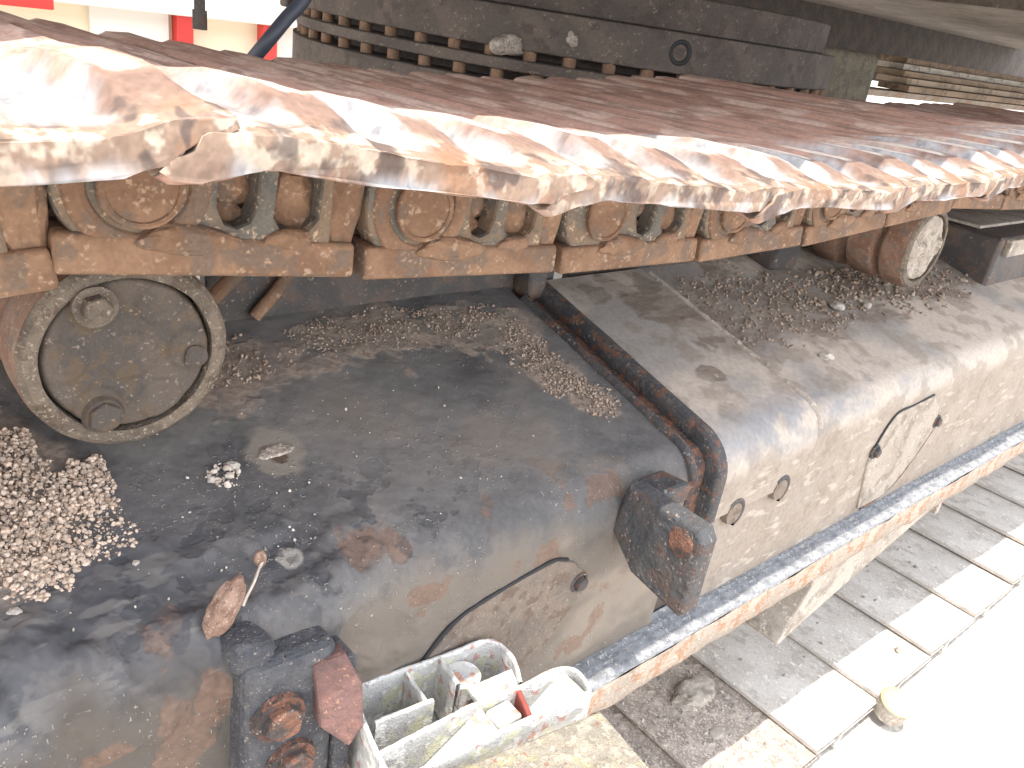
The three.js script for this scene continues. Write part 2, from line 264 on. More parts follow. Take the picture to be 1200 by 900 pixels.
// joint: proud black rib, rusty groove
const rib = (x0, x1, off, R, s0, s1, am = 0.0012) => { const pr = profile(R, off), w = x1 - x0, g = []; const prof = [[0, -0.02], [0, -0.004], [0.004, 0], [w - 0.004, 0], [w, -0.004], [w, -0.02]]; return boxUV(grid(prof.length - 1, 110, (a, b) => { const k = Math.round(a * (prof.length - 1)), s = s0 + (s1 - s0) * b, q = pr.at(s, prof[k][1] + am * (fbm(s * 40, k + x0 * 99, 0, 3) - 0.5)); return [x0 + prof[k][0], q[1], q[0], 0, 0]; })); };
const ribPaint = rustMaps([0.035, 0.036, 0.04], [0.055, 0.052, 0.052], [0.12, 0.055, 0.032], [0.22, 0.19, 0.165], 0.12, 33, 512);
M.rib = mat(tiled(ribPaint, 0.13), 0.003, { roughness: 0.75 });
M.ribRust = mat(tiled(rustMaps([0.05, 0.034, 0.03], [0.13, 0.058, 0.036], [0.03, 0.029, 0.03], [0.26, 0.2, 0.16], 0.12, 37, 512), 0.1, 0.2, 0.5), 0.004);
part('joint_rib', rib(0.632, 0.650, 0.011, 0.036, 0.012, 0.37), M.rib, frame, 'black steel rib standing proud at the joint');
part('joint_rib', rib(0.600, 0.611, 0.006, 0.038, 0.03, 0.315), M.rib, frame);
part('weld_groove', rib(0.609, 0.634, -0.005, 0.03, 0.0, 0.40, 0.006), M.ribRust, frame, 'rusty groove of the welded joint');

// inner upright wall and the roller seat
part('inner_wall', merge([box(0.36, 0.16, 0.014, 0.44, -0.225, -0.665), rough(box(0.03, 0.05, 0.03, 0.625, -0.275, -0.645, 0.008), 0.004, 60), box(0.06, 0.07, 0.05, 0.645, -0.262, -0.68, 0.008)]), M.darkGloss, frame, 'dark upright wall behind the soil-covered top');
part('roller_bracket', merge([box(0.09, 0.1, 0.09, 0.15, -0.27, -0.66, 0.012), tube([[0.20, -0.285, -0.62], [0.245, -0.262, -0.63], [0.285, -0.228, -0.635], [0.32, -0.18, -0.64]], 0.007, 30), tube([[0.30, -0.285, -0.65], [0.33, -0.25, -0.65], [0.36, -0.19, -0.65]], 0.006, 30)]), M.link[2], frame, 'brown curved bracket behind the near carrier roller');
part('roller_bracket', merge([box(0.1, 0.08, 0.1, 1.235, -0.29, -0.72, 0.012), rough(box(0.06, 0.05, 0.1, 1.10, -0.275, -0.66, 0.01), 0.006, 40), box(0.5, 0.02, 0.012, 0.95, -0.285, -0.665)]), M.dark, frame);
part('raised_end_block', merge([box(0.9, 0.10, 0.26, 2.02, -0.295, -0.62, 0.008)]), M.darkGloss, frame, 'dark raised block beyond the far carrier roller');
part('raised_end_cover', merge([box(0.88, 0.006, 0.16, 2.03, -0.2405, -0.62, 0.003), box(0.88, 0.03, 0.012, 2.03, -0.262, -0.486, 0.003)]), M.dust, frame, 'pale dusty plate on the dark raised block');

// edge rail along the foot of the side
{
  const prof = [[-0.372, -0.548], [-0.366, -0.553], [-0.360, -0.551], [-0.357, -0.5545], [-0.352, -0.5525], [-0.349, -0.556], [-0.343, -0.554], [-0.338, -0.5575], [-0.3375, -0.5625]];
  const front = [[-0.3375, -0.5625], [-0.337, -0.57], [-0.337, -0.58], [-0.337, -0.59], [-0.339, -0.6], [-0.345, -0.602], [-0.372, -0.6]];
  const mk = (pr, am, wav) => boxUV(grid(420, pr.length - 1, (a, b) => { const k = Math.round(b * (pr.length - 1)), x = 0.3 + 2.5 * a, n = fbm(x * 22, k * 1.7, 0, 4) - 0.5; let y = pr[k][1] + n * am, z = pr[k][0] + (fbm(x * 30 + 8, k * 2.3, 0, 4) - 0.5) * am; if (wav && pr[k][1] < -0.575) y -= 0.012 * ss(0.5, 0.7, fbm(x * 5.2, 3, 0, 3)) - 0.006 * (fbm(x * 40, 9, 0, 3) - 0.5); return [x, y, z, 0, 0]; }));
  part('edge_rail', mk(prof, 0.002, false), M.rail, frame, 'blue-grey ribbed top of the edge rail');
  part('edge_rail_lip', mk(front, 0.005, true), M.orange, frame, 'rusty flaking front lip of the edge rail');
}
// guard below the rail, bracket stub behind it
part('roller_guard', rough(boxUV(extrudeXY([[0.93, -0.59], [0.945, -0.64], [0.90, -0.716], [0.905, -0.722], [0.96, -0.705], [1.10, -0.672], [1.22, -0.648], [1.29, -0.632], [1.31, -0.59]], 0.07, 0.003).translate(0, 0, -0.425)), 0.0012, 30), M.dust, frame, 'grey tapered roller guard hanging below the rail');
part('guard_stub', box(0.012, 0.05, 0.03, 1.335, -0.625, -0.37), M.dust, frame);
for (let k = 0; k < 7; k++) part('track_roller', boxUV(new THREE.LatheGeometry([[0.001, 0], [0.05, 0], [0.075, 0.01], [0.078, 0.05], [0.066, 0.06], [0.066, 0.22], [0.001, 0.22]].map((p) => new THREE.Vector2(...p)), 28).rotateX(-Math.PI / 2).translate(0.42 + k * 0.33, -0.70, -0.43)), M.dark, frame);

// inspection covers; thin dark tubes added in place of the shaded gaps
M.coverBlack = mat(tiled(rustMaps([0.125, 0.103, 0.086], [0.155, 0.122, 0.098], [0.10, 0.068, 0.05], [0.21, 0.17, 0.14], 0.2, 41, 512), 0.14), 0.002);
M.coverTan = mat(tiled(mDust, 0.22, 0.4, 0.1), 0.002, { color: new THREE.Color().setRGB(0.82, 0.8, 0.78) });
function cover(pts, gapLine, bolts, m, label) {
  const c = part('inspection_cover', boxUV(extrudeXY(pts, 0.005, 0.0015).translate(0, 0, SIDE - 0.002)), m, frame, label);
  part('cover_gap_line', tube(gapLine.map((p) => [p[0], p[1], SIDE + 0.0012]), 0.0016, 60, 6), M.black, c);
  for (const [x, y] of bolts) part('cover_bolt', merge([hexBolt(0.0065, 0.007, x, y, SIDE + 0.002, 'z', 0.4), boxUV(new THREE.TorusGeometry(0.0085, 0.0018, 6, 20).translate(x, y, SIDE + 0.003))]), M.rib, c);
}
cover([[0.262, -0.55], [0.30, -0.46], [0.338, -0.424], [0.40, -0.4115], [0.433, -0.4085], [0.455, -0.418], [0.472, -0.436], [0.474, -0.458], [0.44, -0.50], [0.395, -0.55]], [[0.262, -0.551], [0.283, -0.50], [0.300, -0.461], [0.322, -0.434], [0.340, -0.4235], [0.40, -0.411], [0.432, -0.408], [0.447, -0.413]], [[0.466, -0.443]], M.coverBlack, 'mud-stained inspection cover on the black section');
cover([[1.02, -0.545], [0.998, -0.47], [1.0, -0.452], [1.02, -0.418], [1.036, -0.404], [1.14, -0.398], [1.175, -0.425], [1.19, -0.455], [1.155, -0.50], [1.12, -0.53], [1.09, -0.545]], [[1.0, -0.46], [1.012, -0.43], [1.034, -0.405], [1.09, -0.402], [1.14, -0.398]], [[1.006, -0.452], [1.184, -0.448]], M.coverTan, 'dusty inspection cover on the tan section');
part('cover_gap_line', tube([[1.188, -0.460, SIDE + 0.001], [1.155, -0.50, SIDE + 0.001], [1.12, -0.531, SIDE + 0.001], [1.07, -0.546, SIDE + 0.001], [1.03, -0.547, SIDE + 0.001]], 0.0022, 40, 6), M.ribRust, frame.children.at(-1), 'rust-edged gap at the lower right of the cover');
for (const [x, y] of [[0.688, -0.441], [0.772, -0.437]]) { const p = part('plug_hole', boxUV(new THREE.TorusGeometry(0.015, 0.0035, 8, 28, 3.6).rotateZ(-1.3).translate(x, y, SIDE + (x < 0.8 ? 0.005 : 0.0005))), M.rib, frame); part('plug', boxUV(cyl(0.0125, 0.0135, 0.006, 24).rotateX(Math.PI / 2).translate(x - 0.001, y, SIDE + 0.005)), M.coverBlack, p); }

// tie-down lug by the joint
{
  const pts = [[0.36, -0.352], [0.33, -0.3535], [0.285, -0.353], [0.277, -0.362], [0.277, -0.43], [0.283, -0.437], [0.337, -0.43], [0.37, -0.402]].map(([z, y]) => [z, y]); // [-z, y]
  const g = extrudeXY(pts.map(([z, y]) => [-z, y]), 0.022, 0.005, [], 3).rotateY(-Math.PI / 2); // local x -> z
  g.translate(0.522, 0, 0); 
  part('tie_down_lug', rough(boxUV(g), 0.0022, 45, 3), mat(tiled(rustMaps([0.045, 0.046, 0.05], [0.06, 0.055, 0.055], [0.075, 0.05, 0.042], [0.24, 0.2, 0.17], 0.08, 45, 512), 0.16, 0.1, 0.3), 0.004, { roughness: 0.8 }), frame, 'thick black lug with rusty corner beside the joint'); part('rust_scale', lump(0.016, 0.16, 0.9, 0.75, 61, 0.4, 4).translate(0.5, -0.371, -0.296), M.ribRust, frame); part('lug_web', rough(box(0.042, 0.02, 0.034, 0.54, -0.366, -0.354, 0.006), 0.003, 50), M.rib, frame);
}
// step bracket at the lower left
{
  const bm = mat(tiled(rustMaps([0.04, 0.042, 0.05], [0.065, 0.065, 0.07], [0.05, 0.05, 0.055], [0.25, 0.2, 0.17], 0.12, 49, 512), 0.09, 0.4, 0.2), 0.004, { roughness: 0.8 });
  const b = part('step_bracket', rough(merge([box(0.060, 0.18, 0.045, 0.187, -0.463, -0.362, 0.009), box(0.028, 0.026, 0.04, 0.166, -0.372, -0.366, 0.011), box(0.012, 0.15, 0.05, 0.222, -0.462, -0.36, 0.005)].map((g) => g)), 0.003, 45, 5), bm, frame, 'black painted step bracket with two rusty bolts');
  for (const [x, y] of [[0.1765, -0.412], [0.1855, -0.456]]) part('bracket_bolt', rough(merge([hexBolt(0.0125, 0.013, x, y, -0.341, 'z', 0.2), boxUV(cyl(0.016, 0.017, 0.005, 24).rotateX(Math.PI / 2).translate(x, y, -0.338))]), 0.0015, 90, x * 50), M.ribRust, b, 'rusty bolt head with flaking paint');
  const pl = extrudeXY([[-0.018, 0.03], [0.006, 0.036], [0.018, 0.008], [0.018, -0.026], [0.006, -0.04], [-0.014, -0.02]], 0.016, 0.003).rotateX(-0.25).rotateY(-0.25); pl.scale(0.85, 0.85, 1).translate(0.214, -0.411, -0.342);
  part('rusty_plate', rough(boxUV(pl), 0.001, 60), mat(tiled(rustMaps([0.11, 0.062, 0.056], [0.135, 0.07, 0.06], [0.085, 0.05, 0.044], [0.24, 0.14, 0.09], 0.1, 53, 512), 0.1), 0.002), b, 'bare red-brown end plate of the step bracket');
}

// ---------------------------------------------------------------- carrier rollers
const capMaps = rustMaps([0.058, 0.049, 0.043], [0.082, 0.066, 0.054], [0.085, 0.06, 0.038], [0.17, 0.135, 0.105], 0.12, 57);
M.cap = mat(tiled(capMaps, 0.13), 0.002);
M.rim = mat(tiled(rustMaps([0.135, 0.108, 0.082], [0.098, 0.079, 0.062], [0.078, 0.055, 0.04], [0.24, 0.2, 0.155], 0.22, 61, 512), 0.1), 0.0035);
M.barrel = mat(tiled(rustMaps([0.19, 0.10, 0.065], [0.24, 0.15, 0.105], [0.15, 0.12, 0.1], [0.33, 0.25, 0.19], 0.2, 65, 512), 0.12), 0.002);
function roller(label, x, y, capM, rimM, dusty) {
  const z = -0.48, r = thing('carrier_roller', label, 'carrier roller', [x, y, z - 0.05], 'carrier rollers under the upper track');
  const K = 1.08, lathe = (pts, n = 96) => boxUV(new THREE.LatheGeometry(pts.map((p) => new THREE.Vector2(p[0] * K, p[1])), n).rotateX(Math.PI / 2).translate(x, y, z));
  part('rim', rough(lathe([[0.0462, -0.012], [0.0462, -0.001], [0.0475, 0.0], [0.053, -0.0012], [0.0562, -0.0045]]), 0.0009, 55, x * 9), rimM, r, dusty ? 'mud-caked rim' : 'rim crusted with dried mud');
  part('tread', lathe([[0.0562, -0.0045], [0.0572, -0.012], [0.0572, -0.036], [0.054, -0.041], [0.044, -0.043], [0.044, -0.05], [0.0535, -0.052], [0.056, -0.057], [0.056, -0.09], [0.05, -0.095], [0.046, -0.1], [0.046, -0.108], [0.055, -0.112], [0.055, -0.15], [0.02, -0.16], [0.02, -0.3]]), M.barrel, r, 'worn brown tread and flanges');
  const bolts = [[118, 0.0365], [244, 0.037], [-9, 0.037]].map(([d, k]) => [1.08 * k * Math.cos(d * Math.PI / 180), 1.08 * k * Math.sin(d * Math.PI / 180)]);
  const cg = grid(120, 40, (a, b) => {
    const th = a * Math.PI * 2, q = 0.0452 * b, lx = q * Math.cos(th), ly = q * Math.sin(th); let h = -0.004;
    for (let k = 0; k < 6; k++) { const t = (k * 60 - 2) * Math.PI / 180, d = Math.hypot(lx - 0.034 * Math.cos(t), ly - 0.034 * Math.sin(t)); h += 0.0028 * ss(0.0145, 0.011, d) * (k % 2 ? 0.7 : 1); }
    h += 0.002 * ss(0.017, 0.012, q); h -= 0.005 * ss(0.0435, 0.0452, q); h += 0.0014 * (fbm(lx * 120 + x * 7, ly * 120, 0, 4) - 0.5);
    if (dusty) h += 0.006 * ss(0.45, 0.65, fbm(lx * 55, ly * 55 + 3, 0, 3)) * ss(0.045, 0.03, q);
    return [x + lx * K, y + ly * K, z + h, lx, ly];
  });
  const cap = part('end_cap', cg, capM, r, dusty ? 'end cap plastered with pale mud' : 'dark cast end cap with six bosses');
  if (!dusty) bolts.forEach(([bx, by], i) => part('cap_bolt', i < 2 ? rough(merge([hexBolt(i ? 0.0098 : 0.0085, i ? 0.005 : 0.0085, x + bx, y + by, z + 0.0005, 'z', i ? 0.5 : 0.2), boxUV(cyl(i ? 0.0108 : 0.0125, 0.0125, 0.004, 24).rotateX(Math.PI / 2).translate(x + bx, y + by, z))]), 0.0006, 120, i * 7) : lump(0.0075, 1, 1, 0.3, 4, 0.25).translate(x + bx, y + by, z), i ? M.cap : M.rim, cap, ['pale mud-coated bolt head', 'dark hexagon bolt head', 'worn round bolt head'][i]));
  return r;
}
roller('round carrier roller with three-bolt dark end cap beside the gravel heap', 0.144, -0.2262, M.cap, M.rim, false);
roller('far carrier roller with pale mud-plastered end on the dusty beam', 1.243, -0.236, mat(tiled(mDust, 0.1, 0.2, 0.6), 0.004), M.rim, true);

// ---------------------------------------------------------------- crawler track
const PITCH = 0.188, PX0 = 0.1485;
const chainY = (X) => { // height of the pins
  let y = -0.119; if (X < 0.137) return y - 0.10 * (0.137 - X) - 0.25 * Math.pow(Math.max(0, -0.1 - X), 2);
  if (X < 1.235) { const t = (X - 0.137) / 1.098; return y - 0.004 * t - 4 * 0.034 * t * (1 - t); }
  const t = (X - 1.235) / 1.2; return y - 0.004 - (t < 1 ? 4 * 0.018 * t * (1 - t) : 0.03 * (t - 1));
};
const track = thing('crawler_track', 'rusty steel crawler track of wide shoes and chain links sagging over the rollers', 'crawler track', [0.7, -0.12, -0.64]);

// shoe textures: u over 0.23 m along the track, v over 0.70 m across
const SH_L = 0.24, SH_W = 0.68;
const shoeMaps = [0, 1, 2].map((sd) => makeMaps(768, 1024, (u, v, o) => {
  const x = u * SH_L - 0.02, z = v * SH_W, q = sd * 13.7; // z from the outer end inwards
  const n = fbm(x * 22 + q, z * 14, 0, 5), st = fbm(x * 160 + q, z * 22, 0, 4), f = fbm(x * 420, z * 260 + q, 0, 3), m = fbm(x * 50 + q, z * 42 + 8, 0, 4);
  const col = [0.36, 0.215, 0.168]; mixc(col, [0.46, 0.33, 0.275], ss(0.42, 0.62, n)); mixc(col, [0.19, 0.11, 0.085], ss(0.5, 0.7, st) * 0.7); 
  const near = 1 - ss(0.03, 0.09, z), iso = fbm(x * 130 + q, z * 130, 0, 4), st2 = mix(st, iso, near); let h = 0.35 + 0.3 * (st2 - 0.5) + 0.3 * (m - 0.5) + 0.06 * (f - 0.5), r = 0.85;
  // dried mud and orange rust at the outer end
  const end = 1 - ss(0.008, 0.04, z + (m - 0.5) * 0.04); mixc(col, [0.165, 0.105, 0.08], 1 - ss(0.04, 0.075, z)); mixc(col, [0.235, 0.165, 0.12], end * 0.8); mixc(col, [0.21, 0.105, 0.055], end * ss(0.52, 0.66, n * 0.5 + m * 0.5) * 0.8); mixc(col, [0.42, 0.36, 0.29], end * ss(0.5, 0.64, iso) * 0.75); mixc(col, [0.07, 0.05, 0.045], (1 - ss(0.05, 0.1, z)) * ss(0.58, 0.68, fbm(x * 70 + q, z * 50 + 40, 0, 4)) * 0.8);
  // valleys by the outer end: polished steel, sun glare put into its pale colour
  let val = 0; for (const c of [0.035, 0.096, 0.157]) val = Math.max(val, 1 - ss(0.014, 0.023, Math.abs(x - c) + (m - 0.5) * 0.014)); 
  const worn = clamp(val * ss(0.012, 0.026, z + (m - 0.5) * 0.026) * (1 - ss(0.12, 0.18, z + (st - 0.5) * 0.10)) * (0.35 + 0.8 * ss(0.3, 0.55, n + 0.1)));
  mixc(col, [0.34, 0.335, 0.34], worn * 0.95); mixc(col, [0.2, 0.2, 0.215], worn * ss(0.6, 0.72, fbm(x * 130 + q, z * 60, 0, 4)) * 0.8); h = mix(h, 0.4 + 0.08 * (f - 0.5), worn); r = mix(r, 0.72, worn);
  // bar tops: sun spots put into the colour over the wear
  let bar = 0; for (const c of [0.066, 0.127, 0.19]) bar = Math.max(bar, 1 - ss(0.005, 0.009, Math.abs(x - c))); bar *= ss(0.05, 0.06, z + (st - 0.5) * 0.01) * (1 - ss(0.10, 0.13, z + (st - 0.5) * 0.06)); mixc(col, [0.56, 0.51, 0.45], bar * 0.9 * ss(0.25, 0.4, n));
  const k = 0.75 + 0.5 * f; o[0] = col[0] * k; o[1] = col[1] * k; o[2] = col[2] * k; o[3] = h; o[4] = r;
}));
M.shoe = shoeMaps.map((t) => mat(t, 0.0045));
const mPale = rustMaps([0.46, 0.425, 0.385], [0.52, 0.485, 0.445], [0.36, 0.325, 0.29], [0.6, 0.57, 0.53], 0.2, 15);
M.lowerShoe = [0, 1].map((i) => mat(tiled(mPale, 0.33, i * 0.4, i * 0.17), 0.0012));
M.lowerDirtShade = mat(tiled(mGravelly, 0.12), 0.002, { color: new THREE.Color().setRGB(1.2, 1.18, 1.18) });  // nearest lower shoes: soil, with occlusion shade put into the darker colour
// cross-section of a shoe: closed outline from the lip along the top and back along the bottom; h scales the bars
function shoeOutline(h) {
  const bar = (c, w) => [[c - w - 0.007, 0.011], [c - w, 0.011 + 0.012 * h], [c + w, 0.011 + 0.012 * h], [c + w + 0.007, 0.011]];
  return [[-0.006, -0.008], [0.000, -0.001], [0.010, 0.006], [0.022, 0.0095], ...bar(0.066, 0.012), ...bar(0.127, 0.012), [0.172, 0.012], [0.179, 0.014 + 0.010 * h], [0.201, 0.018 + 0.008 * h], [0.209, 0.017], [0.211, 0.012], [0.201, 0.0075],
    [0.188, 0.003], [0.17, 0.0], [0.1, 0.0], [0.04, 0.0], [0.034, -0.001], [0.022, -0.005], [0.010, -0.0095], [0.000, -0.0115]];
}
const FLAT = [[-0.003, -0.001], [0.0, 0.008], [0.02, 0.011], [0.06, 0.011], [0.066, 0.03], [0.08, 0.03], [0.086, 0.011], [0.2, 0.011], [0.206, 0.009], [0.206, 0.001], [0.2, 0.0], [0.15, 0], [0.1, 0], [0.05, 0], [0.02, 0], [0.0, -0.0025]];
function shoeGeometry(seed, low = false) {
  const zsr = [0, 0.0015, 0.004, 0.007, 0.01, 0.014, 0.018, 0.022, 0.026, 0.03, 0.034, 0.038, 0.042, 0.046, 0.05, 0.054, 0.058, 0.062, 0.066, 0.07, 0.076, 0.082, 0.09, 0.1, 0.12, 0.15, 0.19, 0.24, 0.3, 0.36, 0.42, 0.48, 0.54, 0.6, 0.66, SH_W];
  const sub = 7, base0 = low ? FLAT : shoeOutline(1), np = base0.length * sub, pos = [], uv = [], idx = [];
  const row = (zi) => {
    const o = low ? FLAT : shoeOutline((0.05 + 0.95 * ss(0.004, 0.06, zi)) * (1 - 0.7 * ss(0.11, 0.19, zi))), droop = -0.001 * (1 - ss(0, 0.02, zi)), inset = zi < 0.006 ? 0.003 * (1 - zi / 0.006) : 0, pts = [];
    for (let k = 0; k < o.length; k++) for (let t = 0; t < sub; t++) {
      const a = o[k], b = o[(k + 1) % o.length]; let x = a[0] + (b[0] - a[0]) * t / sub, y = a[1] + (b[1] - a[1]) * t / sub;
      const cy = 0.006; y = cy + (y - cy) * (1 - inset * 60); const e = Math.exp(-zi / 0.06);
      if (y < 0.004 && !low) y -= 0.004 * (1 - ss(0.0, 0.035, zi)); y += droop + (0.0015 + 0.002 * e) * (fbm(x * 40 + seed * 9, zi * 40, y * 60 + 5, 3) - 0.5); x += (0.002 + 0.003 * e) * (fbm(x * 40 + 80 + seed, zi * 50, y * 60 + 5, 3) - 0.5);
      const zo = zi + (zi < 0.1 ? (1 - zi / 0.1) * 0.004 * (fbm(x * 34 + seed * 5, 7, 0, 4) - 0.5) * 2 : 0);
      if (zi < 0.1) y += 0.0028 * e * (fbm(x * 130 + seed * 3, zi * 130, y * 100, 3) - 0.5);
      pts.push([x, y - (low ? 0 : zi * 0.030), -zo]);
    }
    return pts;
  };
  zsr.forEach((zi) => row(zi).forEach(([x, y, z], k) => { pos.push(x, y, z); uv.push((x + 0.02) / SH_L, -z / SH_W + (k > np * (low ? 0.6 : 0.68) ? 0.35 : 0)); }));
  for (let j = 0; j < zsr.length - 1; j++) for (let i = 0; i < np; i++) { const a = j * np + i, b = j * np + (i + 1) % np, c = a + np, d = b + np; idx.push(a, b, d, a, d, c); }
  const tri = THREE.ShapeUtils.triangulateShape(row(0).map((p) => new THREE.Vector2(p[0], p[1])), []);
  const n0 = pos.length / 3; row(0).forEach(([x, y, z]) => { pos.push(x, y, z); uv.push((x + 0.02) / SH_L, (0.014 - y) / SH_W); }); for (const t of tri) idx.push(n0 + t[0], n0 + t[2], n0 + t[1]);
  const g = new THREE.BufferGeometry(); g.setAttribute('position', new THREE.Float32BufferAttribute(pos, 3)); g.setAttribute('uv', new THREE.Float32BufferAttribute(uv, 2)); g.setIndex(idx); g.computeVertexNormals(); return g;
}
const shoeGeo = [1, 2, 3].map((s) => shoeGeometry(s));
const shoeGeoLow = [1, 2, 3].map((s) => boxUV(shoeGeometry(s + 5, true)));
function putPart(name, g, m, parent, x, y, z, rz, rx = 0) { const b = parent.base, o = new THREE.Mesh(g, m); o.name = name; o.castShadow = o.receiveShadow = true; o.position.set(x - b[0], y - b[1], z - b[2]); o.rotation.set(rx, 0, rz); o.base = b; parent.add(o); return o; }

// link: origin at its pin, outer face at z = 0
const LK = {};
{
  const arc = (cx, cy, r, a0, a1, n) => Array.from({ length: n + 1 }, (_, i) => { const a = (a0 + (a1 - a0) * i / n) * Math.PI / 180; return [cx + r * Math.cos(a), cy + r * Math.sin(a)]; });
  const out = [[0.118, 0.049], [0, 0.049], ...arc(0, 0.004, 0.045, 95, 268, 18), [0.02, -0.047], [0.108, -0.047], [0.122, -0.03]];
  const w1 = [[0.044, 0.036], [0.044, -0.008], [0.050, -0.018], [0.058, -0.02], [0.066, -0.016], [0.069, -0.006], [0.069, 0.036]], w2 = [[0.081, 0.036], [0.081, -0.012], [0.086, -0.019], [0.104, -0.019], [0.111, -0.011], [0.111, 0.036]];
  LK.plate = rough(boxUV(extrudeXY(out, 0.02, 0.003, [w1, w2])), 0.0014, 40).translate(0, 0, -0.02);
  LK.back = rough(boxUV(extrudeXY([[0.235, 0.049], [0.03, 0.049], [0.03, -0.046], [0.225, -0.046], [0.238, -0.02]], 0.024, 0.003)), 0.002, 40, 4).translate(0, 0, -0.05);
  LK.mud = boxUV(merge([lump(0.02, 1, 1.1, 0.6, 3, 0.4).translate(0.096, -0.004, -0.019), lump(0.017, 0.9, 1.1, 0.6, 8, 0.4).translate(0.057, 0.008, -0.02), lump(0.03, 0.5, 1.5, 0.5, 28, 0.4).translate(0.13, 0.004, -0.012), lump(0.02, 1.6, 0.5, 0.35, 33, 0.45).translate(0.03, -0.028, 0.0), lump(0.012, 1.3, 0.6, 0.4, 37, 0.5).translate(0.09, -0.026, 0.0), lump(0.012, 1.2, 0.8, 0.5, 12, 0.5).translate(0.055, -0.014, -0.02), lump(0.02, 0.9, 1.1, 0.6, 15, 0.4).translate(0.126, -0.014, -0.026)]));
  LK.rail = rough(boxUV(new RoundedBoxGeometry(0.183, 0.024, 0.034, 4, 0.004).translate(0.049, -0.037, -0.014)), 0.0016, 45, 2);
  LK.ring = rough(boxUV(new THREE.TorusGeometry(0.0335, 0.0065, 10, 40).scale(1, 1, 0.35).translate(0, 0.002, 0.0005)), 0.001, 60, 6);
  LK.pin = rough(boxUV(merge([cyl(0.0225, 0.0225, 0.016, 32).rotateX(Math.PI / 2).translate(0, 0.002, -0.003), new THREE.TorusGeometry(0.0215, 0.0022, 8, 32).translate(0, 0.002, 0.0045)])), 0.001, 80, 3);
  LK.nut = boxUV(merge([hexBolt(0.011, 0.012, 0.057, 0.03, -0.014, 'y'), hexBolt(0.011, 0.012, 0.096, 0.03, -0.014, 'y')]));
}
const LZ = -0.466;
for (let i = -3; i <= 13; i++) {
  const X = PX0 + PITCH * i, y = chainY(X), X2 = X + PITCH, a = Math.atan2(chainY(X2) - y, PITCH), k = ((i % 3) + 3) % 3;
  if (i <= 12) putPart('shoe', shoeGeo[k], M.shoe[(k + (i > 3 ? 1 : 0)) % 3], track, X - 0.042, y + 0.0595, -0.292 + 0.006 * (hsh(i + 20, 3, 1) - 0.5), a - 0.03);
  for (const row of [0, 1]) {
    const z = LZ - row * 0.29; if (row && (i < 0 || i > 9)) continue;
    const L = putPart('link', LK.plate, M.linkGrey[k % 2], track, X, y, z, a); if (row) L.scale.z = -1;
    const sub = (name, g, m) => { const o = new THREE.Mesh(g, m); o.name = name; o.castShadow = o.receiveShadow = true; L.add(o); };
    sub('link_back', LK.back, M.link[(k + 1) % 3]); sub('link_rail', LK.rail, M.link[k]);
    if (!row) { if (i % 3 !== 2) sub('pin_boss', LK.ring, M.link[(k + 1) % 3]); sub('pin', LK.pin, M.link[(k + 2) % 3]); sub('dried_mud', LK.mud, M.link[(k + 1) % 3]); sub('shoe_nut', LK.nut, M.linkGrey[1]); }
  }
}
for (let i = -3; i <= 22; i++) putPart('shoe', shoeGeoLow[((i % 3) + 3) % 3], i < 1 ? M.lowerDirtShade : M.lowerShoe[i & 1], track, 0.8346 + 0.196 * i + 0.002 + 0.003 * (hsh(i + 50, 1, 2) - 0.5), -0.9415 + 0.003 * hsh(i + 70, 2, 5), -0.975, 0.055 + 0.01 * (hsh(i + 9, 7, 3) - 0.5), Math.PI);
for (let i = 0; i < 20; i++) putPart('link', LK.plate, M.linkGrey[0], track, 0.5 + 0.19 * i, -0.885, -0.55, 0);

